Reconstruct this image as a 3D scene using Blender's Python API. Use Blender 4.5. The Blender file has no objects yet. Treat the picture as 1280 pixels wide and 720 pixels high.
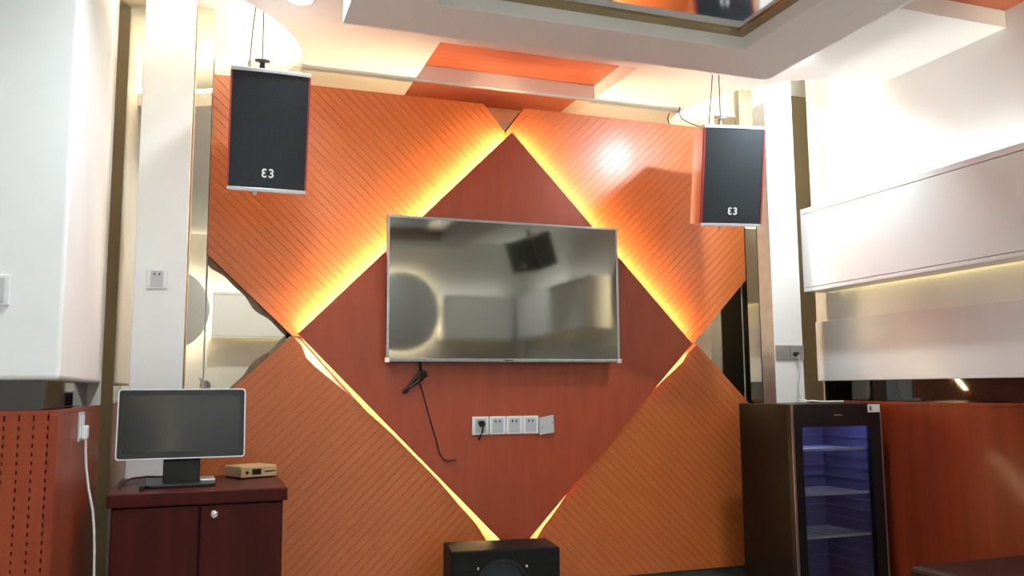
import bpy, bmesh, math, random
from mathutils import Vector, Matrix
random.seed(7)
scene = bpy.context.scene
COL = scene.collection
R = math.radians

# ------------------------------------------------------------------ camera
cam_d = bpy.data.cameras.new('camera')
cam = bpy.data.objects.new('camera', cam_d); COL.objects.link(cam)
yw, pt, rl = R(19.68), R(6.72), R(-0.4)
fw = Vector((math.sin(yw)*math.cos(pt), math.cos(yw)*math.cos(pt), math.sin(pt)))
r0 = Vector((math.cos(yw), -math.sin(yw), 0)); u0 = r0.cross(fw)
rr = r0*math.cos(rl) + u0*math.sin(rl); uu = -r0*math.sin(rl) + u0*math.cos(rl)
m = Matrix.Identity(4)
for i in range(3):
    m[i][0], m[i][1], m[i][2] = rr[i], uu[i], -fw[i]
m[0][3], m[1][3], m[2][3] = 0, 0, 1.1
cam.matrix_world = m
cam_d.sensor_width = 36; cam_d.lens = 1076/1280*36; cam_d.clip_start = .02
scene.camera = cam

# ------------------------------------------------------------------ world and view
w = bpy.data.worlds.new('world'); scene.world = w; w.use_nodes = True
w.node_tree.nodes['Background'].inputs[0].default_value = (.9, .93, 1, 1)
w.node_tree.nodes['Background'].inputs[1].default_value = .05
vs = scene.view_settings
vs.view_transform = 'Standard'; vs.look = 'None'; vs.gamma = 1; vs.exposure = 0.18
vs.use_curve_mapping = False

# light strengths, all in one place
DOWN_W = 14         # each unseen fill downlight without its own power, watts
DOWN_C = (.84, .95, 1)
COVE_S = 34         # corner cove strips
COVE_C = (1, .93, .74)
BOX_S = 22          # strips in the white light boxes
DIA_S = 200          # strips behind the upper diamond edges
DIA_C = (1, .76, .46)

# ------------------------------------------------------------------ materials
def srgb(r, g, b):
    return tuple(((c/255)/12.92 if c/255 <= .04045 else ((c/255+.055)/1.055)**2.4) for c in (r, g, b)) + (1,)
MATS = {}
def mat(name, col, rough=.5, metal=0, spec=.5, coat=0, emis=None, es=0, ior=1.5, trans=0, coatr=.12):
    m = bpy.data.materials.new(name); m.use_nodes = True
    b = m.node_tree.nodes['Principled BSDF']
    b.inputs['Base Color'].default_value = col if len(col) == 4 else tuple(col)+(1,)
    b.inputs['Roughness'].default_value = rough; b.inputs['Metallic'].default_value = metal
    b.inputs['Specular IOR Level'].default_value = spec
    b.inputs['IOR'].default_value = ior
    b.inputs['Transmission Weight'].default_value = trans
    b.inputs['Coat Weight'].default_value = coat; b.inputs['Coat Roughness'].default_value = coatr
    if emis:
        b.inputs['Emission Color'].default_value = tuple(emis)+(1,); b.inputs['Emission Strength'].default_value = es
    MATS[name] = m
    return m
def nd(m, t, **kw):
    n = m.node_tree.nodes.new(t)
    for k, v in kw.items():
        setattr(n, k, v)
    return n
def add_noise(m, c1, c2, scale=8, rot=(0,0,0), sc=(1,1,1), detail=4, lo=.3, hi=.7, bump=0, bscale=None, rough=None):
    """two-tone noise (stretched for grain) into the base colour, optional fine bump"""
    nt = m.node_tree; L = nt.links.new; b = nt.nodes['Principled BSDF']
    tc = nd(m, 'ShaderNodeTexCoord'); r1 = nd(m, 'ShaderNodeMapping'); mp = nd(m, 'ShaderNodeMapping')
    r1.inputs['Rotation'].default_value = rot; mp.inputs['Scale'].default_value = sc
    L(tc.outputs['Object'], r1.inputs['Vector']); L(r1.outputs['Vector'], mp.inputs['Vector'])
    n = nd(m, 'ShaderNodeTexNoise'); n.inputs['Scale'].default_value = scale; n.inputs['Detail'].default_value = detail
    L(mp.outputs['Vector'], n.inputs['Vector'])
    cr = nd(m, 'ShaderNodeValToRGB'); cr.color_ramp.elements[0].position = lo; cr.color_ramp.elements[1].position = hi
    cr.color_ramp.elements[0].color = c1; cr.color_ramp.elements[1].color = c2
    L(n.outputs['Fac'], cr.inputs['Fac']); L(cr.outputs['Color'], b.inputs['Base Color'])
    if bump:
        n2 = nd(m, 'ShaderNodeTexNoise'); n2.inputs['Scale'].default_value = bscale or scale*3
        L(mp.outputs['Vector'], n2.inputs['Vector'])
        bp = nd(m, 'ShaderNodeBump'); bp.inputs['Strength'].default_value = bump; bp.inputs['Distance'].default_value = .002
        L(n2.outputs['Fac'], bp.inputs['Height']); L(bp.outputs['Normal'], b.inputs['Normal'])
    if rough:
        mr = nd(m, 'ShaderNodeMapRange'); mr.inputs['To Min'].default_value = rough[0]; mr.inputs['To Max'].default_value = rough[1]
        L(n.outputs['Fac'], mr.inputs['Value']); L(mr.outputs['Result'], b.inputs['Roughness'])
    return m

WHITE = add_noise(mat('white_paint', srgb(236,236,234), .55), srgb(232,232,230), srgb(240,240,238), 3, bump=.03, bscale=120)
CEIL = add_noise(mat('ceiling_paint', srgb(240,239,236), .7), srgb(238,237,234), srgb(243,242,239), 2, bump=.03, bscale=90)
GLOSSWHITE = add_noise(mat('white_lacquer', srgb(238,238,238), .3), srgb(235,235,235), srgb(241,241,241), 2)
GREYWALL = add_noise(mat('grey_disc_paint', srgb(196,198,200), .5), srgb(192,194,196), srgb(200,202,204), 3)
def wood(name, c1, c2, ang, rough, coat=.25):
    # grain runs along the direction that makes `ang` with x in the x-z plane
    m = mat(name, c1, rough, coat=coat, coatr=.27)
    add_noise(m, c1, c2, 14, rot=(0, ang, 0), sc=(.35, 4, 5), detail=6, lo=.25, hi=.75, bump=.08, bscale=40)
    return m
A1, A2 = srgb(180,93,42), srgb(193,106,50)
WOOD_D = wood('slat_wood_falling_grain', A1, A2, R(-45), .42, .45)
WOOD_U = wood('slat_wood_rising_grain', A1, A2, R(45), .42, .45)
WOOD_GROOVE = add_noise(mat('groove_wood', srgb(120,50,26), .6), srgb(110,46,24), srgb(130,56,30), 20)
SHADE = add_noise(mat('white_toned_for_shade', srgb(225,222,214), .6), srgb(221,218,210), srgb(229,226,218), 3)  # white toned down to put the pocket shade into the colour
WOOD_DIA = add_noise(mat('diamond_wood', srgb(156,66,36), .4, coat=.12, coatr=.3), srgb(152,63,34), srgb(163,71,40), 9, sc=(3,3,.5), detail=6, bump=.05, bscale=60)
WOOD_CEIL = add_noise(mat('ceiling_wood', srgb(172,84,44), .4, coat=.2), srgb(166,79,41), srgb(180,91,50), 9, sc=(.4,4,4), detail=6)
WAIN = add_noise(mat('wainscot_wood', srgb(132,50,24), .4, spec=.3, coat=.1), srgb(121,44,20), srgb(142,56,28), 3, sc=(4,4,.25), detail=5)
PERF = add_noise(mat('acoustic_board_wood', srgb(146,62,32), .5, spec=.3), srgb(139,57,29), srgb(154,67,35), 6, sc=(4,4,.4), detail=5)
MAHOG = add_noise(mat('mahogany', srgb(66,14,9), .4, spec=.15, coat=.06), srgb(54,12,9), srgb(72,19,14), 7, sc=(3,3,.3), detail=6)
MIRROR = add_noise(mat('tea_mirror', (.72,.66,.53), .015, 1), (.70,.64,.51,1), (.74,.68,.55,1), .8)
GAPGLASS = add_noise(mat('black_glass', srgb(16,13,12), .04, ior=1.9), srgb(14,11,10), srgb(20,16,14), 2)
BRONZE = add_noise(mat('bronze_trim', srgb(170,150,110), .22, 1), srgb(162,142,104), srgb(178,158,118), 4)
BLACK = add_noise(mat('black_plastic', srgb(16,16,16), .4), srgb(13,13,13), srgb(20,20,20), 20)
BLACKW = add_noise(mat('black_ash_veneer', srgb(17,17,15), .6, spec=.2), srgb(13,13,12), srgb(24,24,21), 14, sc=(.5,.5,4), bump=.1, bscale=60)
GRILLE = mat('grille_cloth', srgb(24,30,34), .75)
add_noise(GRILLE, srgb(20,26,30), srgb(32,40,45), 260, detail=1, bump=.25, bscale=400)
SILVER = add_noise(mat('silver_trim', srgb(205,205,208), .35, .4), srgb(198,198,202), srgb(212,212,214), 12)
STEEL = add_noise(mat('brushed_steel', srgb(176,178,180), .3, .9), srgb(168,170,172), srgb(186,188,190), 30, sc=(1,1,8))
CHROME = add_noise(mat('chrome', srgb(220,220,222), .08, 1), srgb(214,214,216), srgb(226,226,228), 3)
REDEDGE = add_noise(mat('red_speaker_edge', srgb(150,50,54), .4), srgb(142,44,48), srgb(158,58,60), 10)
PINKSIDE = add_noise(mat('speaker_side_veneer', srgb(212,172,156), .35, coat=.3), srgb(206,164,148), srgb(218,180,164), 8, sc=(2,2,.3))
TVGLASS = add_noise(mat('film_covered_screen', srgb(32,31,25), .05, ior=2.5), srgb(29,28,23), srgb(35,34,28), 1.5)
TVGLASS.node_tree.nodes['Principled BSDF'].inputs['Specular Tint'].default_value = (1, .95, .82, 1)
MONGLASS = add_noise(mat('monitor_glass', srgb(30,30,27), .12, ior=1.5), srgb(31,31,29), srgb(37,37,35), 1.5)
PLASTIC_W = add_noise(mat('white_plastic', srgb(226,228,226), .35), srgb(222,224,222), srgb(230,232,230), 8)
PLASTIC_G = add_noise(mat('grey_plastic', srgb(186,188,190), .4), srgb(182,184,186), srgb(191,193,195), 8)
GREYTAPE = add_noise(mat('grey_metal_plate', srgb(150,152,152), .4, .5), srgb(142,144,144), srgb(158,160,160), 18)
DARKHOLE = add_noise(mat('added_board_dark', srgb(40,38,36), .6), srgb(36,34,32), srgb(46,44,42), 10)
GOLD = add_noise(mat('champagne_metal', srgb(206,178,130), .35, .35), srgb(200,172,124), srgb(212,184,138), 14)
FRIDGE = add_noise(mat('fridge_brown_enamel', srgb(26,18,12), .4, spec=.2), srgb(23,16,11), srgb(29,20,14), 6)
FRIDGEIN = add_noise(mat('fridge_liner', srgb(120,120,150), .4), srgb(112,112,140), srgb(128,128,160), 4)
LEATHER = add_noise(mat('dark_leather', srgb(34,20,20), .35), srgb(28,16,16), srgb(42,26,25), 14, bump=.2, bscale=160)
FLOOR = add_noise(mat('grey_polished_tile', srgb(156,153,148), .25), srgb(149,146,141), srgb(163,160,155), 3)
SKIRT = add_noise(mat('grey_green_stone', srgb(74,80,70), .3), srgb(64,70,62), srgb(86,92,80), 9)
EDGE_REFL = add_noise(mat('painted_edge_reflection', srgb(138,118,90), .5), srgb(120,100,76), srgb(156,136,106), 22)  # tone of the panel edge reflection painted onto the mirror
CABLE = add_noise(mat('black_rubber', srgb(26,14,12), .5), srgb(22,12,10), srgb(30,17,14), 30)
CABLE_W = add_noise(mat('white_rubber', srgb(222,220,214), .5), srgb(216,214,208), srgb(228,226,220), 30)
CORK = add_noise(mat('raw_board_edge', srgb(90,48,28), .8), srgb(74,38,22), srgb(108,60,36), 40)
GLASS = mat('door_glass', (.75, .78, .85), .02, trans=1, ior=1.3)
add_noise(GLASS, (.72,.75,.83,1), (.78,.81,.88,1), 2)
def emit(name, col, s):
    m = mat(name, (0.02,.02,.02), .6, emis=col, es=s)
    return m
LED_COVE = emit('led_cove_warm', COVE_C, COVE_S)
LED_TOP = emit('led_panel_top', (1, .92, .76), 3.5)
LED_BOX = emit('led_box_white', (.92, .96, .96), BOX_S)
LED_BOXLOW = emit('led_box_yellow', (1, .78, .34), BOX_S*.35)
LED_DIA = emit('led_amber', DIA_C, DIA_S)
LED_DIAL = emit('led_amber_low', (1, .66, .27), 34)
LED_DIAR = emit('led_amber_low_fridge_side', (1, .74, .38), 130)
LED_DISC = emit('led_disc_halo', (1, .88, .6), 90)
LED_LAMP = emit('downlight_lens', (1, .96, .9), 30)
LED_FRIDGE = emit('led_fridge_blue', (.40, .45, 1), 22)

# ------------------------------------------------------------------ mesh helpers
class MB:
    def __init__(s, off=(0,0,0)):
        s.v = []; s.f = []; s.o = Vector(off)
    def add(s, vs, fs):
        b = len(s.v); s.v += [tuple(Vector(p)-s.o) for p in vs]; s.f += [tuple(b+i for i in f) for f in fs]; return s
    def box(s, x0, x1, y0, y1, z0, z1):
        return s.add([(x0,y0,z0),(x1,y0,z0),(x1,y1,z0),(x0,y1,z0),(x0,y0,z1),(x1,y0,z1),(x1,y1,z1),(x0,y1,z1)],
                     [(0,3,2,1),(4,5,6,7),(0,1,5,4),(1,2,6,5),(2,3,7,6),(3,0,4,7)])
    def prism(s, poly, axis, a, b):
        mp = {'y': lambda p, t: (p[0], t, p[1]), 'z': lambda p, t: (p[0], p[1], t), 'x': lambda p, t: (t, p[0], p[1])}[axis]
        n = len(poly)
        return s.add([mp(p, a) for p in poly]+[mp(p, b) for p in poly],
                     [tuple(range(n))[::-1], tuple(range(n, 2*n))]+[(i, (i+1) % n, n+(i+1) % n, n+i) for i in range(n)])
    def tube(s, pts, r, n=8):
        pts = [Vector(p) for p in pts]; vs = []; fs = []
        for i, p in enumerate(pts):
            t = (pts[min(i+1, len(pts)-1)]-pts[max(i-1, 0)]).normalized()
            a = t.cross(Vector((0,0,1)) if abs(t.z) < .9 else Vector((1,0,0))).normalized(); b = t.cross(a)
            vs += [p+r*(math.cos(k*2*math.pi/n)*a+math.sin(k*2*math.pi/n)*b) for k in range(n)]
        for i in range(len(pts)-1):
            fs += [(i*n+k, i*n+(k+1) % n, (i+1)*n+(k+1) % n, (i+1)*n+k) for k in range(n)]
        fs += [tuple(range(n))[::-1], tuple(range((len(pts)-1)*n, len(pts)*n))]
        return s.add(vs, fs)
    def lathe(s, prof, c, axis='z', n=32, cap=True):
        """prof: (radius, height) pairs about the axis through c"""
        c = Vector(c); ax = {'x': (1,2,0), 'y': (0,2,1), 'z': (0,1,2)}[axis]; vs = []; fs = []
        for r, h in prof:
            for k in range(n):
                p = [0,0,0]; p[ax[0]] = r*math.cos(2*math.pi*k/n); p[ax[1]] = r*math.sin(2*math.pi*k/n); p[ax[2]] = h
                vs.append(c+Vector(p))
        for i in range(len(prof)-1):
            fs += [(i*n+k, i*n+(k+1) % n, (i+1)*n+(k+1) % n, (i+1)*n+k) for k in range(n)]
        if cap:
            fs += [tuple(range(n))[::-1], tuple(range((len(prof)-1)*n, len(prof)*n))]
        return s.add(vs, fs)
    def torus(s, c, rad, r, axis='z', n=48, k=8, a0=0, a1=2*math.pi):
        full = abs(a1-a0-2*math.pi) < 1e-6
        c = Vector(c); ax = {'x': (1,2,0), 'y': (0,2,1), 'z': (0,1,2)}[axis]
        pts = []
        for i in range(n+1):
            a = a0+(a1-a0)*i/n; p = [0,0,0]; p[ax[0]] = rad*math.cos(a); p[ax[1]] = rad*math.sin(a); pts.append(c+Vector(p))
        return s.tube(pts, r, k)

def finish(o, bev=0, smooth=False, seg=2):
    bm = bmesh.new(); bm.from_mesh(o.data); bmesh.ops.recalc_face_normals(bm, faces=bm.faces)
    bm.to_mesh(o.data); bm.free()
    if smooth:
        for p in o.data.polygons: p.use_smooth = True
        md = o.modifiers.new('edge', 'EDGE_SPLIT'); md.split_angle = R(40)
    if bev:
        md = o.modifiers.new('bevel', 'BEVEL'); md.width = bev; md.segments = seg; md.limit_method = 'ANGLE'
        md.angle_limit = R(35)
    return o
def obj(name, mb, m, parent=None, bev=0, smooth=False, seg=2, label=None):
    me = bpy.data.meshes.new(name); me.from_pydata(mb.v, [], mb.f); me.update()
    o = bpy.data.objects.new(name, me); COL.objects.link(o); me.materials.append(m)
    if parent: o.parent = parent
    if label: o['label'] = label
    return finish(o, bev, smooth, seg)
def thing(name, label, cat, loc=(0,0,0), rz=0, group=None, rx=0):
    o = bpy.data.objects.new(name, None); COL.objects.link(o); o.empty_display_size = .05
    o.location = loc; o.rotation_euler = (rx, 0, rz); o['label'] = label; o['category'] = cat
    if group: o['group'] = group
    return o
def tag(o, label, cat, group=None):
    o['label'] = label; o['category'] = cat
    if group: o['group'] = group
    return o
def struct(name, mb, m, label=None, parent=None, **k):
    o = obj(name, mb, m, parent, **k)
    if not parent: o['kind'] = 'structure'
    if label: o['label'] = label
    return o
def text_mesh(txt, size, depth):
    c = bpy.data.curves.new('lettering', 'FONT'); c.body = txt; c.size = size; c.extrude = depth; c.align_x = 'CENTER'; c.align_y = 'CENTER'; c.offset = .0012
    t = bpy.data.objects.new('lettering', c); COL.objects.link(t)
    me = bpy.data.meshes.new_from_object(t.evaluated_get(bpy.context.evaluated_depsgraph_get()))
    bpy.data.objects.remove(t); return me
def lamp(name, loc, power, size, col, spread=120, parent=None, rot=(0,0,0)):
    d = bpy.data.lights.new(name, 'AREA'); d.shape = 'DISK'; d.size = size; d.energy = power; d.color = col; d.spread = R(spread)
    o = bpy.data.objects.new(name, d); COL.objects.link(o); o.location = loc; o.rotation_euler = rot
    if parent: o.parent = parent
    return o

# ================================================================== THE SETTING
ZC, ZU = 2.63, 2.92           # lower ceiling, upper ceiling in the coves
YB = 4.045                    # mirror plane on the back wall
YR = -.75                     # rear wall
XR = 3.2                      # right wall, white upper part
XL = -.38                     # left wall, side of the projecting block
struct('floor', MB().box(-1.6, 3.6, YR-.1, 4.3, -.1, 0), FLOOR, 'grey polished tile floor')
struct('wall_back', MB().box(-.95, 3.6, 4.06, 4.2, 0, ZU), WHITE, 'white back wall behind the mirrors and wood panels')
struct('wall_rear', MB().box(-1.6, 3.6, YR-.1, YR, 0, ZU), WHITE, 'white rear wall seen in the mirrors')

# lower ceiling: one slab with two round corner cut-outs and two wood-topped notches
cl, rlft = (-.46, YB), .855
cr_, rrgt = (3.2, YB), .745
poly = [(-1.6, YR), (XR+.02, YR)]
poly += [(XR+.02, .6), (2.62, .6), (2.62, 2.62), (XR+.02, 2.62)]          # notch over the right side
poly += [(XR+.02, YB-rrgt)]
for i in range(0, 25):
    a = -math.pi/2 - (math.pi/2)*i/24
    poly.append((cr_[0]+rrgt*math.cos(a), cr_[1]+rrgt*math.sin(a)))
poly += [(1.912, YB), (1.912, 3.55), (.94, 3.55), (.94, YB)]
for i in range(0, 25):
    a = 0 - (math.pi/2)*i/24
    poly.append((cl[0]+rlft*math.cos(a), cl[1]+rlft*math.sin(a)))
poly += [(-1.6, YB-rlft)]
ceiling = struct('ceiling', MB().prism(poly, 'z', ZC, ZC+.075), CEIL, 'cream stepped ceiling with round lit corner coves')
obj('upper_ceiling', MB().box(-1.6, 3.6, YR-.1, 4.3, ZU, ZU+.05), CEIL, ceiling)
obj('wood_inlay', MB().box(.90, 1.95, 3.5, YB+.01, ZC+.076, ZC+.09), WOOD_CEIL, ceiling, label='orange wood inlay in the ceiling recess beside the mirror band')
obj('wood_inlay', MB().box(2.58, XR+.02, .5, 2.66, ZC+.076, ZC+.09), WOOD_CEIL, ceiling, label='orange wood inlay in the ceiling recess over the right wall')
obj('recess_back', MB().box(.941, 1.911, 4.028, 4.058, ZC, ZC+.0755), CEIL, ceiling)
# dropped soffit frame with the mirror tray
SX0, SX1, SY0, SY1, SZ = .43, 2.235, .15, 2.985, 2.41
TX0, TX1, TY0, TY1 = .71, 1.945, .43, 2.735
sf = MB()
sf.box(SX0, SX1, TY1, SY1, SZ, ZC); sf.box(SX0, SX1, SY0, TY0, SZ, ZC)
sf.box(SX0, TX0, TY0, TY1, SZ, ZC); sf.box(TX1, SX1, TY0, TY1, SZ, ZC)
soffit = obj('soffit', sf, CEIL, ceiling)
tm = MB(); ZM = 2.462; bw = .05
tm.box(TX0, TX1, TY1-bw, TY1, ZM, ZM+.01); tm.box(TX0, TX1, TY0, TY0+bw, ZM, ZM+.01)
tm.box(TX0, TX0+bw, TY0+bw, TY1-bw, ZM, ZM+.01); tm.box(TX1-bw, TX1, TY0+bw, TY1-bw, ZM, ZM+.01)
obj('tray_border', tm, BRONZE, soffit, label='bronze strip edging the ceiling mirror')
obj('ceiling_mirror', MB().box(TX0+bw, TX1-bw, TY0+bw, TY1-bw, ZM+.006, ZM+.016), CHROME, soffit, label='clear mirror in the ceiling tray')
# cove strips
for c, r_, a0, a1, nm in ((cl, rlft, -math.pi/2, 0, 'left'), (cr_, rrgt, -math.pi, -math.pi/2, 'right')):
    obj('led_strip', MB().torus((c[0], c[1], ZC+.10), r_+.05, .012, 'z', 24, 6, a0+.03, a1-.03), LED_COVE, ceiling, label='warm strip light above the round %s cove' % nm)

# left wall: dark glass core, white upper cladding, wainscot
YLF = 2.72; YLE = 3.79; ZW0, ZW1 = 1.05, 1.136
wl = struct('wall_left', MB().box(-1.5, XL-.05, YLF+.05, YLE, 0, ZU).box(XL-.05, XL-.021, YLF+.051, YLE, 0, ZW0-.001), GAPGLASS, 'projecting wall block left of the screen wall')
obj('white_cladding', MB().box(-1.5, XL, YLF, YLE, ZW1, ZU-.001), WHITE, wl, bev=.012, seg=3)
obj('white_cladding', MB().box(-1.6, -1.48, YR, YLF, 0, ZU-.001), WHITE, wl)
obj('pocket_wall', MB().box(-1.0, -.9, YLE, 4.06, 0, ZU-.001), SHADE, wl)
obj('pocket_wall', MB().box(-.9, XL-.001, YLE+.001, YLE+.012, 0, ZU-.001), SHADE, wl, label='end face of the wall block, toned down for shade')

# right wall
wr = struct('wall_right', MB().box(XR+.03, XR+.13, YR, 3.92, 0, ZU), GAPGLASS, 'right wall with white upper part over a dark glass strip')
obj('white_cladding', MB().box(XR, XR+.03, YR, 3.925, 1.40, ZU-.001), WHITE, wr)
obj('pocket_wall', MB().box(3.5, 3.6, 3.9, 4.06, 0, ZU-.001).box(XR+.03, 3.5, 3.921, 3.93, 0, ZU-.001), SHADE, wr)
obj('skirt_panel', MB().box(3.165, XR+.03, YR, 3.895, 1.134, 1.457), GLOSSWHITE, wr, bev=.003)

struct('baseboard_back', MB().box(0, 2.80, 3.99, 4.055, 0, .175), SKIRT, 'grey green stone skirting under the wood panels', bev=.004)

# ================================================================== WOOD PANELS ON THE BACK WALL
PF, PB = 4.0, 4.04            # slat faces, panel backs
def clip(poly, n, lo, hi):
    def half(pl, n, d, sgn):
        out = []
        for i, p in enumerate(pl):
            q = pl[(i+1) % len(pl)]
            a = (p[0]*n[0]+p[1]*n[1]-d)*sgn; b = (q[0]*n[0]+q[1]*n[1]-d)*sgn
            if a >= 0: out.append(p)
            if a*b < 0:
                t = a/(a-b); out.append((p[0]+t*(q[0]-p[0]), p[1]+t*(q[1]-p[1])))
        return out
    pl = half(poly, n, lo, 1)
    return half(pl, n, hi, -1) if len(pl) > 2 else []
DT = (1.417, 2.381); DL = (.392, 1.354); DB = (1.419, .319); DR = (2.417, 1.333)
tip_l, tip_r, tip_t = (.362, 1.358), (2.462, 1.33), (1.398, 2.392)
panels = [
  ('grooved orange wood panel above the left mirror triangle, behind the red-edged speaker', [(0,2.53),(1.288,2.53),(1.399,2.392),(1.399,2.30),(.45,1.347),(.374,1.347),(0,1.703)], 'd'),
  ('grooved orange wood panel above the right mirror triangle, with the white lamp glare', [(1.503,2.53),(2.80,2.53),(2.80,1.69),(2.455,1.334),(2.35,1.334),(1.401,2.30),(1.401,2.392)], 'u'),
  ('grooved orange wood panel below the left mirror triangle, behind the mahogany cabinet', [(0,1.0),(0,.175),(1.418,.175),(1.418,.40),(.47,1.345),(.366,1.345)], 'u'),
  ('grooved orange wood panel below the right mirror triangle, beside the fridge', [(2.80,.985),(2.80,.175),(1.420,.175),(1.420,.40),(2.36,1.332),(2.458,1.332)], 'd'),
]
def hull(pts):
    pts = sorted(set(pts)); 
    def hf(ps):
        h = []
        for p in ps:
            while len(h) > 1 and (h[-1][0]-h[-2][0])*(p[1]-h[-2][1])-(h[-1][1]-h[-2][1])*(p[0]-h[-2][0]) <= 0: h.pop()
            h.append(p)
        return h
    a = hf(pts); b = hf(pts[::-1]); return a[:-1]+b[:-1]
PITCH, GAPW = .033, .0015
def channel(p, q, ws, n=28):
    """edge from p to q on the diamond outline, pushed outwards by interpolated widths ws = [(f, w)...]"""
    dx, dz = q[0]-p[0], q[1]-p[1]; L_ = math.hypot(dx, dz); nx, nz = -dz/L_, dx/L_
    if nx*(1.417-p[0])+nz*(1.35-p[1]) > 0: nx, nz = -nx, -nz
    out = []
    for i in range(n+1):
        f = i/n
        for (f0, w0), (f1, w1) in zip(ws, ws[1:]):
            if f0 <= f <= f1:
                t_ = (f-f0)/(f1-f0); t_ = t_*t_*(3-2*t_); wv = w0+(w1-w0)*t_; break
        out.append((p[0]+dx*f+nx*wv, p[1]+dz*f+nz*wv))
    return out
eL = channel(DL, DB, [(0,.004),(.08,.046),(.25,.026),(.45,.010),(.62,.008),(.8,.022),(1,.070)])
eR = channel(DR, DB, [(0,.004),(.06,.032),(.22,.010),(.30,-.012),(.55,-.012),(.68,.004),(.84,.022),(1,.055)])
eL = [p for p in eL if p[0] < 1.416 and .20 < p[1] < 1.343]; eR = [p for p in eR if p[0] > 1.422 and .20 < p[1] < 1.330]
panels[2] = (panels[2][0], [(0,1.0),(0,.178),(1.418,.178),(1.418,eL[-1][1]-.02)]+eL[::-1]+[(.372,1.345)], 'u')
panels[3] = (panels[3][0], [(2.80,.985),(2.458,1.332)]+eR+[(1.420,eR[-1][1]-.02),(1.420,.178),(2.80,.178)], 'd')
for k, (lab, pl, d) in enumerate(panels):
    low = k > 1
    if not low: pl = hull(pl)
    front = 3.968 if low else PF                 # the lower panels stand further out, leaving a lit channel beside the diamond
    cx = sum(p[0] for p in pl)/len(pl); zb = min(p[1] for p in pl)
    loc = (cx, PB, zb)
    t = thing('slatted_wood_panel', lab, 'wood panel', loc, group='slatted panels around the diamond')
    obj('backing_board', MB(loc).prism(pl, 'y', front+.0035, PB), WOOD_GROOVE, t)
    if low:
        e0, e1 = (DL, DB) if k == 2 else (DR, DB); sx = -1 if k == 2 else 1
        xm = 1.418 if k == 2 else 1.420
        obj('channel_floor', MB(loc).prism([(e0[0]+sx*-.02, e0[1]-.01), (e0[0]-sx*.16, e0[1]-.01), (xm, e1[1]+.14), (xm, e1[1]-.08)], 'y', PB+.0005, PB+.004), GOLD, t, label='pale floor of the lit channel')
    n = (.6915, .7223) if d == 'd' else (-.6915, .7223)      # across the slats
    ds = [p[0]*n[0]+p[1]*n[1] for p in pl]; s = min(ds)
    while s < max(ds):
        c = clip(pl, n, s+GAPW/2, s+PITCH-GAPW/2)
        if len(c) > 2:
            area = abs(sum(c[i][0]*c[(i+1) % len(c)][1]-c[(i+1) % len(c)][0]*c[i][1] for i in range(len(c))))/2
            if area > 3e-5:
                obj('slat', MB(loc).prism(c, 'y', front, front+.0034), WOOD_D if d == 'd' else WOOD_U, t)
        s += PITCH

# strip light lying on top of the slatted panels, washing the mirror band and the ceiling edge
for i, (a, b) in enumerate(((.30, 1.285), (1.51, 2.40))):
    o = obj('led_strip', MB((a, 4.02, 2.53)).box(a, b, 4.020, 4.032, 2.5305, 2.5325), LED_TOP); o.location = (a, 4.02, 2.53)
    tag(o, 'warm strip light lying on the %s slatted panel under the mirror band' % ('socket-pillar side' if i == 0 else 'fridge side'), 'strip light')

# diamond board with strips behind its edges
loc = (1.417, 3.965, .319)
dia = thing('diamond_wood_board', 'plain reddish brown wood diamond carrying the television', 'wood panel', loc)
obj('board', MB(loc).prism([DB, DR, DT, DL], 'y', 3.945, 3.953), WOOD_DIA, dia, bev=.0015)
obj('cleat', MB(loc).prism([(1.42,.62),(2.12,1.34),(1.42,2.08),(.70,1.35)], 'y', 3.954, 4.03), CORK, dia)
def strip(p, q, inset0, inset1, t0, t1, m, n=16, bow=0, dy=0):
    """flat strip standing on the panel behind the edge p-q, at insets towards the diamond centre"""
    px_, pz = q[0]-p[0], q[1]-p[1]; L_ = math.hypot(px_, pz); tx, tz = px_/L_, pz/L_
    cx, cz = 1.417-p[0], 1.35-p[1]; nx, nz = -tz, tx
    if nx*cx+nz*cz < 0: nx, nz = -nx, -nz
    vs, fs = [], []
    for i in range(n+1):
        f = t0+(t1-t0)*i/n
        k = inset0+(inset1-inset0)*(i/n)+bow*math.sin(math.pi*i/n)
        x = p[0]+tx*f*L_+nx*k; z = p[1]+tz*f*L_+nz*k
        vs += [(x, 3.955+dy, z), (x, 3.969+dy, z), (x+nx*.004, 3.969+dy, z+nz*.004), (x+nx*.004, 3.955+dy, z+nz*.004)]
    for i in range(n):
        b = i*4
        for k in range(4): fs.append((b+k, b+(k+1) % 4, b+4+(k+1) % 4, b+4+k))
    fs += [(0,1,2,3), (n*4+3, n*4+2, n*4+1, n*4)]
    o = obj('led_strip', MB(loc).add(vs, fs), m, dia, label='amber strip light behind the diamond edge')
    return o
strip(DL, DT, .015, .015, .02, .98, LED_DIA)
strip(DR, DT, .015, .015, .02, .98, LED_DIA)
strip(DL, DB, .012, .012, .03, .98, LED_DIAL, dy=.044)
strip(DR, DB, .030, .030, .03, .27, LED_DIAR, dy=.044)
strip(DR, DB, .030, .030, .64, .97, LED_DIAR, dy=.044)

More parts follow.
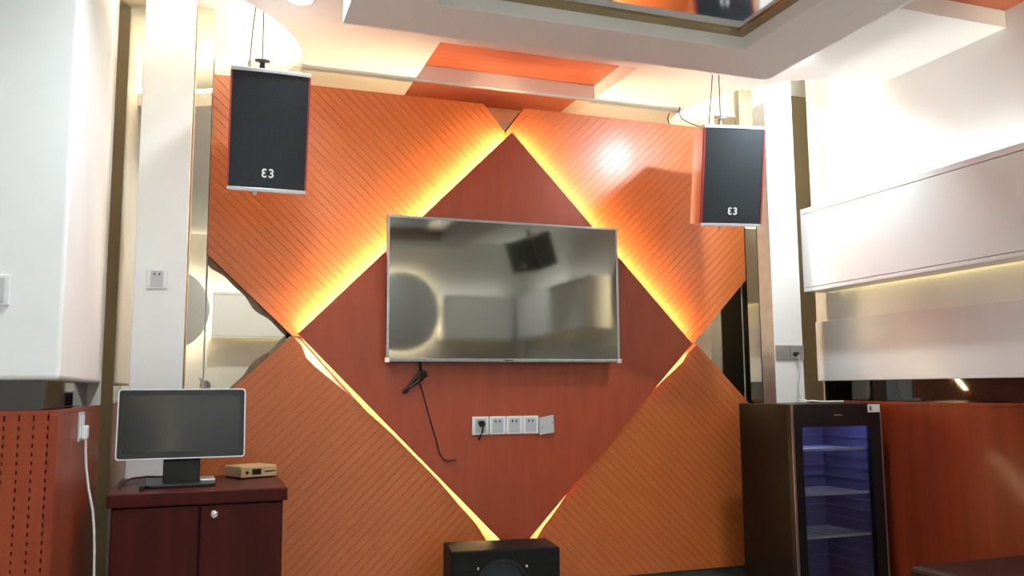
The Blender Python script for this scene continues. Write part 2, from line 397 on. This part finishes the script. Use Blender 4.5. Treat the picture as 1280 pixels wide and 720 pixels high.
# ================================================================== MIRRORS
def pane(name, lab, pl, y0, y1, grp=None):
    return tag(obj(name, MB().prism(pl, 'y', y0, y1), MIRROR), lab, 'mirror', grp)
pane('mirror_band', 'long tea-tinted mirror band between the wood panels and the ceiling', [(.004,2.52),(2.80,2.52),(2.80,ZC),(.004,ZC)], YB, YB+.008)
ml = pane('mirror_triangle', 'tea-tinted mirror triangle with dark painted-in edge reflections beside the power-socket pillar', [(.004,.96),(.004,1.74),(.40,1.36)], YB, YB+.008)
pane('mirror_triangle', 'tea-tinted mirror triangle above the fridge', [(2.796,.94),(2.796,1.73),(2.42,1.33)], YB, YB+.008)
pane('mirror_triangle', 'small tea-tinted mirror triangle above the diamond tip', [(1.25,2.519),(1.54,2.519),(1.398,2.36)], YB, YB+.008)
pane('tall_mirror', 'tall tea-tinted mirror behind the pillar beside the white wall block', [(-.895,.0),(-.004,.0),(-.004,2.86),(-.895,2.86)], YB, YB+.008)
pane('tall_mirror', 'tall tea-tinted mirror behind the pillar next to the fridge', [(2.806,.0),(3.49,.0),(3.49,2.80),(2.806,2.80)], YB, YB+.008)
# dark borders along two edges of the left triangle, painting in the panel edge reflection
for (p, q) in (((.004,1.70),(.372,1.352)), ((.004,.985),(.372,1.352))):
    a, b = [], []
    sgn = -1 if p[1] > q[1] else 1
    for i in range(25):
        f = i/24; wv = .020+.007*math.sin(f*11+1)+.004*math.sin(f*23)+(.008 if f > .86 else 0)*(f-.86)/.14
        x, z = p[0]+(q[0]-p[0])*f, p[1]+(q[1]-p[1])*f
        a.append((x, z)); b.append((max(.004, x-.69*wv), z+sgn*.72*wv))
    # build as a strip of quads
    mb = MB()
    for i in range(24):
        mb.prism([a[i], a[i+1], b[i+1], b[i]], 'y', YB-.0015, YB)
    obj('edge_reflection', mb, EDGE_REFL, ml)

# ================================================================== PILLARS
def pillar(x0, x1, lab, z1):
    return tag(obj('pillar', MB().box(x0, x1, 3.75, 3.86, 0, z1), WHITE, bev=.004), lab, 'pillar', None)
pillar(-.277, -.08, 'white square pillar with a power socket, behind the touch monitor', ZU)
pr_ = pillar(2.785, 2.962, 'white square pillar with a grey metal plate, behind the fridge', ZU)

obj('shaded_side_sheet', MB().box(2.783, 2.785, 3.753, 3.858, 0, 2.62), GREYTAPE, pr_, label='grey sheet standing in for shade on the pillar side')  # grey sheet puts the shade of this pillar side into the colour
obj('added_back_board', MB().box(2.783, 2.962, 3.861, 3.868, 0, 2.5), DARKHOLE, pr_, label='dark board added on the pillar back to darken the mirror')  # added so the mirror strip beside the pillar reflects dark

# ================================================================== WHITE LIGHT BOXES
def lightbox(name, lab, axis, a, b, f, back, z0=1.604, z1=2.05):
    """long white box on a wall. axis 'x' = front face at x=f (wall at x=back), runs along y a..b; axis 'y' likewise"""
    loc = (f, a, z0) if axis == 'x' else (a, f, z0)
    t = thing(name, lab, 'light box', loc, group='white light boxes')
    s = 1 if back > f else -1
    def bx(d0, d1, zz0, zz1, aa=a, bb=b):
        p, q = sorted((f+s*d0, f+s*d1))
        return MB(loc).box(p, q, aa, bb, zz0, zz1) if axis == 'x' else MB(loc).box(aa, bb, p, q, zz0, zz1)
    D = abs(back-f)
    obj('front_board', bx(0, .018, z0+.022, z1-.032), GLOSSWHITE, t, bev=.0015)
    obj('top_lip', bx(0, .018, z1-.028, z1), GLOSSWHITE, t, bev=.0015)
    obj('bottom_lip', bx(0, .018, z0, z0+.019), GLOSSWHITE, t, bev=.0015)
    obj('frame', bx(.018, .03, z0+.005, z1-.005), GLOSSWHITE, t)
    obj('floor_board', bx(.03, D-.055, z0+.004, z0+.02), GLOSSWHITE, t)
    obj('middle_board', bx(.03, D-.001, z0+.14, z0+.155), GLOSSWHITE, t)
    obj('led_strip', bx(.05, .065, z1-.10, z1-.085, a+.03, b-.03), LED_BOX, t)
    obj('led_strip', bx(.06, .075, z0+.03, z0+.045, a+.03, b-.03), LED_BOXLOW, t)
    obj('end_cap', bx(.0, D-.001, z0, z1, a-.012, a-.0005), GLOSSWHITE, t)
    obj('end_cap', bx(.0, D-.001, z0, z1, b+.0005, b+.012), GLOSSWHITE, t)
    return t
lightbox('wall_light_box', 'long white light box on the right wall meeting the pillar', 'x', 2.36, 3.757, 3.0, XR)
lightbox('wall_light_box', 'white light box in the rear corner of the right wall', 'x', -.50, 1.25, 3.0, XR)
lightbox('wall_light_box', 'white light box between the round lamps on the rear wall', 'y', .07, 1.42, YR+.2, YR)
lightbox('wall_light_box', 'white light box beside the rear corner on the rear wall', 'y', 2.26, 2.97, YR+.2, YR)
def disc_lamp(c, axis, s, lab):
    t = thing('round_wall_lamp', lab, 'wall lamp', c, group='round halo lamps')
    C = (0,0,0)
    if axis == 'x':
        obj('disc', MB().lathe([(.39,-.075),(.40,-.07),(.40,-.06),(.39,-.055)], C, 'x', 64), GREYWALL, t, smooth=True)
        obj('led_ring', MB().torus((-.045,0,0), .34, .008, 'x', 64, 6), LED_DISC, t); obj('hub', MB().lathe([(.2,-.055),(.2,-.001)], C, 'x', 32), WHITE, t)
    else:
        obj('disc', MB().lathe([(.39,.075),(.40,.07),(.40,.06),(.39,.055)], C, 'y', 64), GREYWALL, t, smooth=True)
        obj('led_ring', MB().torus((0,.045,0), .34, .008, 'y', 64, 6), LED_DISC, t); obj('hub', MB().lathe([(.2,.055),(.2,.001)], C, 'y', 32), WHITE, t)
    return t
disc_lamp((-.36, YR, 1.88), 'y', 1, 'round grey wall lamp with a halo, reflected in the tall mirror by the socket pillar')
disc_lamp((1.84, YR, 1.88), 'y', 1, 'round grey wall lamp with a halo between two light boxes on the rear wall')
disc_lamp((XR, 1.81, 1.86), 'x', -1, 'round grey wall lamp with a halo on the right wall')
# lever handle plate on the rear wall, seen in the mirror
t = thing('coat_hook', 'small steel double hook on the rear wall, reflected below the halo lamp', 'hook', (.02, YR, 1.16))
obj('plate', MB().lathe([(.045,0),(.05,.004),(.045,.012)], (0,0,0), 'y', 24), STEEL, t)
obj('hook', MB().tube([(0,.01,0),(0,.05,.0),(0,.08,-.02),(0,.09,.02)], .012), CHROME, t, smooth=True)
obj('hook', MB().tube([(0,.01,.02),(-.03,.04,.04),(-.05,.07,.06)], .012), CHROME, t, smooth=True)

# ================================================================== WAINSCOT
# left block, front face: acoustic boards with slotted joints; side face: plain board
loc = (-.94, YLF+.05, 0)
t = thing('acoustic_wainscot', 'orange slotted acoustic wainscot on the front of the white wall block', 'wainscot', loc)
obj('backing_board', MB(loc).box(-1.48, XL-.023, YLF+.03, YLF+.05, 0, ZW0-.012), DARKHOLE, t)
bp = .036; x = XL-.023; br = MB(loc)
while x-bp > -1.48:
    obj('board', MB(loc).box(x-bp+.002, x-.002, YLF, YLF+.03, 0, ZW0-.012), PERF, t)
    z = 0.0
    while z < ZW0-.03:
        br.box(x-.0021, x+.0021, YLF+.0005, YLF+.03, z, z+.013); z += .024
    x -= bp
bo = obj('joint_bridges', br, PERF, t); bo['kind'] = 'stuff'
obj('top_rail', MB(loc).box(-1.48, XL-.022, YLF-.001, YLF+.05, ZW0-.012, ZW0), PERF, t)
loc = (XL, 3.3, 0)
t = thing('side_wainscot', 'plain orange wood wainscot on the side of the white wall block', 'wainscot', loc)
obj('board', MB(loc).box(XL-.021, XL, YLF+.051, YLE, 0, ZW0-.012), WAIN, t, bev=.002)
obj('corner_post', MB(loc).box(XL-.021, XL+.001, YLF-.002, YLF+.05, 0, ZW0-.012), WAIN, t, bev=.002)
obj('top_rail', MB(loc).box(XL-.021, XL+.001, YLF-.0005, YLE, ZW0-.0118, ZW0), WAIN, t)
loc = (3.13, 2.0, 0)
t = thing('wood_wainscot', 'orange wood wainscot along the right wall beside the fridge', 'wainscot', loc)
y = 3.89
for i, wd in enumerate((.62, .44, .44, .44, .60, .60, .60, .60)):
    obj('board', MB(loc).box(3.13, XR+.03, y-wd+.0003, y-.0003, 0, 1.012), WAIN, t, bev=.0004)
    y -= wd
obj('top_rail', MB(loc).box(3.128, XR+.03, y, 3.89, 1.012, 1.028), WAIN, t, bev=.002)

# ================================================================== TELEVISION
loc = (1.366, 3.944, 1.23)
tv = thing('television', 'large flat television still in its clear film on the wood diamond', 'television', loc)
x0, x1, z0, z1 = .778, 1.956, 1.229, 1.908; yf = 3.876
obj('back_shell', MB(loc).box(x0+.004, x1-.004, yf+.006, 3.92, z0+.004, z1-.004), BLACK, tv, bev=.004)
obj('wall_mount', MB(loc).box(1.1, 1.63, 3.92, 3.9449, 1.4, 1.75), BLACK, tv)
obj('screen', MB(loc).box(x0+.012, x1-.012, yf+.001, yf+.006, z0+.016, z1-.012), TVGLASS, tv)
obj('bezel', MB(loc).box(x0, x0+.012, yf-.002, yf+.012, z0, z1), STEEL, tv, bev=.002)
obj('bezel', MB(loc).box(x1-.012, x1, yf-.002, yf+.012, z0, z1), STEEL, tv, bev=.002)
obj('bezel', MB(loc).box(x0+.012, x1-.012, yf-.002, yf+.012, z1-.012, z1), STEEL, tv, bev=.002)
obj('lower_bezel', MB(loc).box(x0+.012, x1-.012, yf-.003, yf+.012, z0, z0+.016), GREYTAPE, tv, bev=.003)
for xx in (x0+.004, x1-.004):
    obj('film_corner', MB(loc).box(xx-.012, xx+.012, yf-.005, yf-.001, z0-.004, z0+.02), CHROME, tv, bev=.002)
obj('brand_mark', MB(loc).box(1.345, 1.39, yf-.0036, yf-.003, z0+.006, z0+.010), BLACK, tv)
# cables hanging under the television
t = thing('television_cable', 'dark cable bundle hanging from the television with a thin wire down the diamond', 'cable', (.94, 3.94, 1.22))
LO = (.94, 3.94, 1.22)
obj('cable_knot', MB(LO).tube([(.95,3.935,1.235),(.953,3.93,1.19),(.965,3.925,1.165),(.945,3.92,1.15),(.925,3.92,1.13),(.90,3.925,1.115),(.878,3.93,1.10),(.872,3.932,1.085),(.884,3.932,1.09),(.905,3.93,1.125),(.93,3.928,1.16),(.955,3.928,1.185),(.975,3.93,1.185),(.98,3.93,1.165),(.96,3.93,1.15),(.94,3.93,1.14)], .0075, 8), CABLE, t, smooth=True)
obj('thin_wire', MB(LO).tube([(.935,3.932,1.142),(.955,3.936,1.12),(.975,3.938,1.05),(.99,3.94,1.0),(1.01,3.94,.93),(1.03,3.94,.87),(1.045,3.94,.81),(1.065,3.94,.78),(1.09,3.94,.772),(1.125,3.94,.778)], .0033, 6), CABLE, t, smooth=True)

# ================================================================== SOCKETS ON THE DIAMOND
def socket(x, lab, y=3.945, z=.887, s=.082, pins=True, face=PLASTIC_G, rot=0):
    t = thing('power_socket', lab, 'socket', (x, y, z), group=None)
    obj('plate', MB().box(0, s, -.010, 0, 0, s+.004), PLASTIC_W, t, bev=.003)
    obj('insert', MB().box(.014, s-.014, -.0125, -.010, .010, s-.006), face, t, bev=.001)
    if pins:
        for px_ in (.030, .050):
            obj('pin_slot', MB().box(px_-.003, px_+.003, -.0132, -.0125, .056, .068), DARKHOLE, t)
    return t
socket(1.204, 'white socket plate holding a black plug, first of the row under the television')
socket(1.290, 'white socket plate right beside the plugged one under the television')
socket(1.374, 'white socket plate in the middle of the row under the television')
socket(1.458, 'white socket plate next to the crooked blank plate under the television')
t = thing('blank_plate', 'crooked pale blank cover plate at the end of the socket row', 'cover plate', (1.543, 3.945, .884))
o = obj('plate', MB().prism([(0,-.004),(.076,.006),(.073,.091),(-.001,.078)], 'y', -.016, -.004), PLASTIC_G, t, bev=.002)
obj('fixing_box', MB().box(.008, .066, -.004, 0, .008, .074), PLASTIC_W, t)
for p in ((.012,.03), (.066,.055)):
    obj('screw', MB().lathe([(.003,-.0172),(.003,-.016)], (p[0],0,p[1]), 'y', 10), DARKHOLE, t)
t = thing('power_plug', 'black plug with a short cord in the socket plate', 'plug', (1.247, 3.9325, .94))
obj('plug_body', MB().lathe([(.010,0),(.015,-.004),(.015,-.022),(.010,-.028)], (0,0,0), 'y', 16), CABLE, t, smooth=True)
obj('cord', MB().tube([(0,-.02,-.004),(.001,-.024,-.02),(-.001,-.018,-.04),(-.006,-.01,-.056),(-.008,-.004,-.064),(-.009,.006,-.075)], .0045), CABLE, t, smooth=True)

# ================================================================== SUBWOOFER
t = thing('subwoofer', 'black subwoofer box on the floor under the diamond', 'subwoofer', (1.262, 3.70, 0), rz=R(-7))
obj('cabinet', MB().box(-.238, .238, -.118, .122, 0, .42), BLACKW, t, bev=.006)
obj('driver_ring', MB().lathe([(.102,-.119),(.104,-.127),(.116,-.127),(.119,-.119)], (-.018,0,.265), 'y', 48, cap=False), BLACK, t, smooth=True)
obj('cone', MB().lathe([(.102,-.120),(.085,-.121),(.03,-.1185),(.0,-.1185)], (-.018,0,.265), 'y', 48, cap=False), GRILLE, t, smooth=True)
for sx in (-1, 1):
    obj('screw', MB().lathe([(.006,-.119),(.006,-.124),(.003,-.126)], (-.018+sx*.106,0,.265+.082), 'y', 12), CHROME, t)

# ================================================================== CABINET, MONITOR, PLAYER
loc = (.003, 3.43, 0)
cab = thing('cabinet', 'glossy mahogany cabinet with two doors carrying the touch monitor', 'cabinet', loc)
obj('body', MB(loc).box(-.272, .278, 3.178, 3.715, .0, .722), MAHOG, cab, bev=.002)
obj('top_board', MB(loc).box(-.285, .291, 3.15, 3.72, .722, .766), MAHOG, cab, bev=.004)
dl = obj('door', MB(loc).box(-.270, .0005, 3.160, 3.178, .05, .716), MAHOG, cab, bev=.003)
dr = obj('door', MB(loc).box(.0065, .276, 3.160, 3.178, .05, .716), MAHOG, cab, bev=.003)
obj('door_lock', MB(loc).lathe([(.013,3.160),(.013,3.150),(.009,3.147)], (.050,0,.688), 'y', 20), CHROME, dr, smooth=True)

mon = thing('touch_monitor', 'black touch monitor with a silver rim on the mahogany cabinet', 'monitor', (-.065, 3.38, .766), rz=R(2))
def rot_part(name, mb, m, **k):
    a = R(-8); c, s_ = math.cos(a), math.sin(a); mb2 = MB()
    mb2.v = [(v[0], v[1]*c-v[2]*s_, v[1]*s_+v[2]*c+.092) for v in mb.v]; mb2.f = mb.f
    return obj(name, mb2, m, mon, **k)
W2, H = .218, .252
rot_part('shell', MB().box(-W2+.003, W2-.003, -.018, .02, .003, H-.003), BLACK, bev=.008)
rim = MB(); 
def rrect(w, z0, z1, r, n=5):
    pts = []
    for cx, cz, a in ((w-r, z1-r, 0), (-w+r, z1-r, 90), (-w+r, z0+r, 180), (w-r, z0+r, 270)):
        pts += [(cx+r*math.cos(R(a+90*i/n)), cz+r*math.sin(R(a+90*i/n))) for i in range(n+1)]
    return pts
po, pi_ = rrect(W2, 0, H, .012), rrect(W2-.0045, .0045, H-.0045, .009)
n = len(po)
rim.add([(p[0], -.024, p[1]) for p in po]+[(p[0], -.024, p[1]) for p in pi_]+[(p[0], -.010, p[1]) for p in po]+[(p[0], -.010, p[1]) for p in pi_],
        [(i, (i+1) % n, n+(i+1) % n, n+i) for i in range(n)]+[(2*n+i, 2*n+(i+1) % n, (i+1) % n, i) for i in range(n)]+[(n+i, n+(i+1) % n, 3*n+(i+1) % n, 3*n+i) for i in range(n)]+[(2*n+i, 3*n+i, 3*n+(i+1) % n, 2*n+(i+1) % n) for i in range(n)])
rot_part('silver_rim', rim, SILVER)
rot_part('bezel', MB().prism(pi_, 'y', -.0215, -.016), BLACK)
rot_part('screen', MB().box(-W2+.022, W2-.022, -.0225, -.0215, .026, H-.024), MONGLASS)
obj('neck', MB().prism([(.0,.010),(.075,.010),(.075,.10),(.04,.16),(.02,.15),(.0,.085)], 'x', -.06, .065), BLACK, mon, bev=.003)
obj('base_plate', MB().prism(rrect(.118, -.09, .20, .02), 'z', 0, .012), BLACK, mon, bev=.003)
obj('base_edge', MB().box(.066, .118, -.02, .10, .012, .020), SILVER, mon, bev=.003)
t = tag(obj('monitor_cable', MB((-.2,3.45,.766)).tube([(-.262,3.32,.770),(-.266,3.40,.770),(-.262,3.50,.772),(-.24,3.58,.778),(-.19,3.63,.778),(-.12,3.66,.772)], .004), CABLE, smooth=True), 'thin black cable curling over the cabinet top behind the monitor', 'cable')
t.location = (-.2, 3.45, .766)
t = thing('usb_stick', 'tiny black dongle lying at the monitor base', 'dongle', (-.185, 3.25, .766))
obj('cap', MB().box(-.008, .008, -.012, .012, 0, .016), BLACK, t, bev=.002); obj('contact', MB().box(-.006, .006, .012, .022, .004, .012), STEEL, t)

pl = thing('media_player', 'small champagne-coloured media player box on the cabinet top', 'media player', (.147, 3.50, .766), rz=R(24))
obj('case', MB().box(0, .150, 0, .14, .004, .046), GOLD, pl, bev=.003)
obj('front_panel', MB().box(.002, .148, -.004, 0, .006, .044), GOLD, pl, bev=.001)
obj('display', MB().box(.045, .082, -.005, -.004, .014, .036), BLACK, pl)
obj('disc_slot', MB().box(.098, .142, -.005, -.004, .022, .027), DARKHOLE, pl)
obj('button', MB().lathe([(.006,-.004),(.006,-.007)], (.024,0,.024), 'y', 14), BLACK, pl)
for p in ((.012,.012), (.138,.012), (.012,.128), (.138,.128)):
    obj('foot', MB().lathe([(.007,0),(.007,.005)], (p[0],p[1],0), 'z', 10), BLACK, pl)

# ================================================================== HANGING SPEAKERS
def speaker(lab, loc, rz, wires, side=PINKSIDE, edge=REDEDGE, W=.1525, H=.48, ztop=None, tilt=12):
    t = thing('hanging_speaker', lab, 'speaker', loc, rz, group='hanging speakers')
    D, B = .28, W*.70
    c, sn = math.cos(R(tilt)), math.sin(R(tilt))
    def tl(v): return (v[0], v[1]*c-v[2]*sn, v[1]*sn+v[2]*c)
    def tp(name, mb, m, **k):
        mb.v = [tl(v) for v in mb.v]; return obj(name, mb, m, t, **k)
    def bow(w, b, n=10): return [(-w+2*w*i/n, -b*(1-(2*i/n-1)**2)) for i in range(n+1)]
    tp('cabinet', MB().prism([(-W+.003,.012),(W-.003,.012),(B,D),(-B,D)], 'z', .006, H-.006), side, bev=.003)
    tp('grille', MB().prism(bow(W-.007, .010)+[(W-.007,.012),(-W+.007,.012)], 'z', .0145, H-.0145), GRILLE)
    cap = [(W,.02),(B+.02,D*.6),(-B-.02,D*.6),(-W,.02)]
    tp('top_trim', MB().prism(bow(W, .013)+cap, 'z', H-.015, H), SILVER, bev=.002)
    tp('bottom_trim', MB().prism(bow(W, .013)+cap, 'z', 0, .015), SILVER, bev=.002)
    for s in (-1, 1):
        tp('edge_trim', MB().box(min(s*(W-.007), s*W), max(s*(W-.007), s*W), -.003, .016, .015, H-.015), edge)
    # emblem: a mirrored and an upright numeral side by side
    for s in (-1, 1):
        me = text_mesh('3', .048, .001)
        for v in me.vertices:
            x, y, z = v.co; v.co = tl((s*(x+.0145)*.95, -.0115-z, y+.072))
        if s < 0: me.flip_normals()
        e = bpy.data.objects.new('emblem', me); COL.objects.link(e); e.parent = t; me.materials.clear(); me.materials.append(PLASTIC_W)
        e['label'] = 'white two-part speaker emblem'
    # bracket on the tilted top, wires hanging plumb from the ceiling
    y0 = .12
    tp('bracket', MB().lathe([(.036,H),(.036,H+.006),(.012,H+.010),(.010,H+.040),(.030,H+.044),(.030,H+.052)], (-.03,y0,0), 'z', 20), BLACK if wires == 'l' else STEEL, smooth=True)
    p = tl((-.03, y0, H+.05)); q = tl((-.08, y0+.02, H-.002)); top = (ztop or ZU)-loc[2]-.004
    obj('hanging_wire', MB().tube([p, (p[0], p[1], top)], .0025, 6), DARKHOLE, t)
    obj('hanging_wire', MB().tube([q, (q[0]*.8+p[0]*.2, p[1], q[2]+(top-q[2])*.35), (p[0]-.004, p[1], top)], .0025, 6), DARKHOLE, t)
    tp('mount_knob', MB().lathe([(.008,0),(.008,-.012),(.005,-.016)], (-.045,.03,0), 'z', 12), SILVER)
    return t
speaker('hanging speaker with red edges and a black grille above the socket pillar side', (.214, 3.49, 1.887), R(0), 'l')
speaker('hanging speaker showing its pale side, beside the pillar behind the fridge', (2.37, 3.49, 1.872), R(-12), 'r')
speaker('dark hanging speaker in the rear corner, reflected in the television', (2.72, .55, 2.14), R(-110), 'l', BLACK, BLACK, .19, .32, ZC, 20)
t = tag(obj('speaker_cable', MB((2.36,4.0,2.5)).tube([(2.42,3.99,2.66),(2.40,3.985,2.60),(2.415,3.98,2.56),(2.45,3.96,2.535),(2.47,3.90,2.50),(2.46,3.82,2.44),(2.44,3.745,2.34)], .003, 6), CABLE, smooth=True), 'thin dark cable looping from the cove down to the pale-sided speaker', 'cable')
t.location = (2.36, 4.0, 2.5)

# ================================================================== SWITCH PLATES
t = thing('wall_switch', 'grey-framed switch on the white wall block above the acoustic wainscot', 'switch', (-.558, YLF, 1.341))
obj('plate', MB().box(-.043, .043, -.009, 0, 0, .086), PLASTIC_W, t, bev=.003)
obj('rocker', MB().box(-.032, .030, -.0125, -.009, .008, .078), PLASTIC_G, t, bev=.002)
obj('indicator', MB().box(.004, .012, -.0132, -.0125, .040, .044), PLASTIC_W, t)
t = thing('power_socket', 'white socket plate on the pillar beside the tall mirror', 'socket', (-.190, 3.75, 1.514))
obj('plate', MB().box(-.040, .040, -.009, 0, 0, .08), PLASTIC_W, t, bev=.003)
obj('insert', MB().box(-.024, .024, -.0115, -.009, .008, .074), PLASTIC_G, t, bev=.001)
for px_ in (-.009, .009): obj('pin_slot', MB().box(px_-.003, px_+.003, -.0122, -.0115, .056, .064), DARKHOLE, t)
t = thing('metal_plate', 'wide grey metal socket plate on the pillar behind the fridge', 'socket', (2.8735, 3.75, 1.243))
obj('plate', MB().box(-.087, .000, -.008, 0, 0, .075), GREYTAPE, t, bev=.002)
obj('plate', MB().box(.002, .087, -.008, 0, 0, .075), GREYTAPE, t, bev=.002)
obj('plug', MB().lathe([(.012,-.008),(.012,-.03),(.007,-.034)], (.03,0,.03), 'y', 14), DARKHOLE, t)
t.location = (2.8735, 3.75, 1.243)
t = tag(obj('thin_cord', MB((2.90,3.73,1.02)).tube([(2.904,3.716,1.27),(2.906,3.71,1.22),(2.912,3.72,1.17),(2.903,3.73,1.10),(2.906,3.72,1.05),(2.90,3.70,1.0265)], .0025, 6), PLASTIC_G, smooth=True), 'thin pale cord hanging from the grey plate to the fridge top', 'cord')
t.location = (2.90, 3.73, 1.02)
t = thing('charger_socket', 'pale double socket on the side wainscot of the wall block', 'socket', (XL, 3.20, .940))
obj('plate', MB().box(0, .006, -.055, .065, 0, .095), PLASTIC_G, t, bev=.002)
obj('insert', MB().box(.006, .008, -.045, .055, .010, .085), PLASTIC_W, t)
t = thing('white_charger', 'white plug with a long white cable hanging beside the cabinet', 'charger', (XL+.008, 3.20, .955))
obj('plug_body', MB().box(0, .018, -.022, .022, -.008, .036), PLASTIC_W, t, bev=.004)
obj('cable', MB().tube([(.011,0,-.005),(.013,.0,-.05),(.017,.0,-.10),(.028,-.005,-.17),(.044,-.01,-.24),(.052,-.02,-.30),(.057,-.03,-.37),(.060,-.04,-.44),(.058,-.05,-.52)], .0042, 8), CABLE_W, t, smooth=True)

# ================================================================== FRIDGE
loc = (2.805, 3.545, 0)
fr = thing('display_fridge', 'dark brown glass-door drinks fridge glowing blue inside', 'fridge', loc)
X0, X1, Y0, Y1, ZF = 2.552, 3.062, 3.333, 3.745, 1.022
wt = .028
fb = MB(loc)
fb.box(X0, X0+wt, Y0+.04, Y1, .03, ZF); fb.box(X1-wt, X1, Y0+.04, Y1, .03, ZF); fb.box(X0+wt, X1-wt, Y1-wt, Y1, .03, ZF)
fb.box(X0+wt, X1-wt, Y0+.04, Y1-wt, ZF-.075, ZF); fb.box(X0+wt, X1-wt, Y0+.04, Y1-wt, .03, .14)
obj('body', fb, FRIDGE, fr)
li = MB(loc); e = wt+.002
li.box(X0+wt, X0+e, Y0+.045, Y1-wt, .14, ZF-.075); li.box(X1-e, X1-wt, Y0+.045, Y1-wt, .14, ZF-.075); li.box(X0+e, X1-e, Y1-wt-.002, Y1-wt, .14, ZF-.075)
obj('liner', li, FRIDGEIN, fr)
door = MB(loc); fwid = .055
door.box(X0, X0+fwid, Y0, Y0+.038, .03, ZF); door.box(X1-fwid, X1, Y0, Y0+.038, .03, ZF)
door.box(X0+fwid, X1-fwid, Y0, Y0+.038, ZF-.105, ZF); door.box(X0+fwid, X1-fwid, Y0, Y0+.038, .03, .14)
dd = obj('door', door, BLACK, fr)
obj('glass', MB(loc).box(X0+fwid, X1-fwid, Y0+.012, Y0+.018, .14, ZF-.105), GLASS, dd)
obj('edge_strip', MB(loc).box(X0-.002, X0+.008, Y0-.003, Y0+.004, .03, ZF-.002), STEEL, dd)
obj('edge_strip', MB(loc).box(X1-.004, X1+.002, Y0-.003, Y0+.004, .03, ZF-.04), STEEL, dd)
obj('door_mark', MB(loc).box(2.79, 2.835, Y0-.0008, Y0, .967, .973), STEEL, dd)
obj('sticker', MB(loc).box(2.988, 3.060, Y0-.0012, Y0, .980, 1.018), PLASTIC_W, dd, label='pale rating sticker on the door corner')
obj('sticker_print', MB(loc).box(2.996, 3.012, Y0-.0018, Y0-.0012, .988, 1.010), GREYTAPE, dd)
for zz in (.805, .60, .405):
    sh = MB(loc)
    for k in range(11): sh.tube([(X0+e, Y0+.07+k*.028, zz), (X1-e, Y0+.07+k*.028, zz)], .002, 5)
    sh.box(X0+e, X1-e, Y0+.06, Y0+.064, zz-.004, zz+.008)
    obj('shelf', sh, PLASTIC_G, fr)
for k in range(14):
    zz = .20+k*.05
    obj('shelf_rib', MB(loc).box(X1-e-.010, X1-e, Y0+.06, Y1-wt-.01, zz, zz+.010), FRIDGEIN, fr)
    obj('shelf_rib', MB(loc).box(X0+e+.03, X1-e-.011, Y1-wt-.012, Y1-wt-.002, zz, zz+.010), FRIDGEIN, fr)
obj('light_tube', MB(loc).box(X0+.10, X1-.10, Y0+.06, Y0+.075, ZF-.09, ZF-.077), LED_FRIDGE, fr)
for sx in (X0+.03, X1-.06):
    obj('foot', MB(loc).box(sx, sx+.03, Y0+.06, Y0+.09, 0, .03), BLACK, fr); obj('foot', MB(loc).box(sx, sx+.03, Y1-.09, Y1-.06, 0, .03), BLACK, fr)
t = thing('cable_tangle', 'small crumpled white cable end lying on the fridge top', 'cable', (2.93, 3.60, ZF))
obj('lead', MB().tube([(-.06,.05,.006),(-.03,.02,.010),(0,-.01,.006),(.04,-.03,.006),(.09,-.04,.006),(.12,-.03,.006)], .005, 8), CABLE_W, t, smooth=True)
obj('connector', MB().box(-.085, -.05, .035, .06, 0, .018), PLASTIC_W, t, bev=.003)

# ================================================================== BENCH
loc = (2.78, 1.6, 0)
t = thing('leather_bench', 'dark leather bench along the orange wainscot of the right wall', 'bench', loc)
obj('base', MB(loc).box(2.48, 3.10, .62, 2.58, .04, .26), LEATHER, t, bev=.015)
for k in range(3):
    a = .62+k*.655
    obj('cushion', MB(loc).box(2.45, 3.115, a, a+.65, .26, .452), LEATHER, t, bev=.03, seg=4)
for p in ((2.52,.68), (3.05,.68), (2.52,2.5), (3.05,2.5)):
    obj('foot', MB(loc).box(p[0]-.02, p[0]+.02, p[1]-.02, p[1]+.02, 0, .04), CHROME, t)

# ================================================================== DOWNLIGHTS
def downlight(x, y, lab, z=ZC, power=None, aim=0):
    t = thing('downlight', lab, 'ceiling light', (x, y, z), group='recessed downlights')
    obj('ring', MB().lathe([(.046,-.003),(.050,-.006),(.060,-.004),(.062,0)], (0,0,0), 'z', 36, cap=False), PLASTIC_W, t, smooth=True)
    obj('lens', MB().lathe([(.046,-.003),(.03,-.004),(.0005,-.0045)], (0,0,0), 'z', 36, cap=False), LED_LAMP, t, smooth=True)
    lamp('downlight_lamp', (0, 0, -.012), power or DOWN_W, .10, DOWN_C, 150, t, (R(aim), 0, 0))
downlight(.31, 3.31, 'bright recessed downlight beside the round cove over the red-edged speaker', power=6)
downlight(2.50, 3.05, 'recessed downlight in the ceiling over the drinks fridge', aim=38, power=17)
downlight(.2, 2.35, 'unseen downlight added for fill over the acoustic wainscot side of the room', power=17)  # this and the ones below are out of view, added for general fill
downlight(.16, .2, 'unseen downlight added for fill near the rear halo lamp')
downlight(2.42, .3, 'unseen downlight added for fill near the rear corner')
downlight(-.9, 1.2, 'unseen downlight added for fill over the far side by the white wall', power=5)
downlight(1.33, -.3, 'unseen downlight added for fill by the rear wall light box')
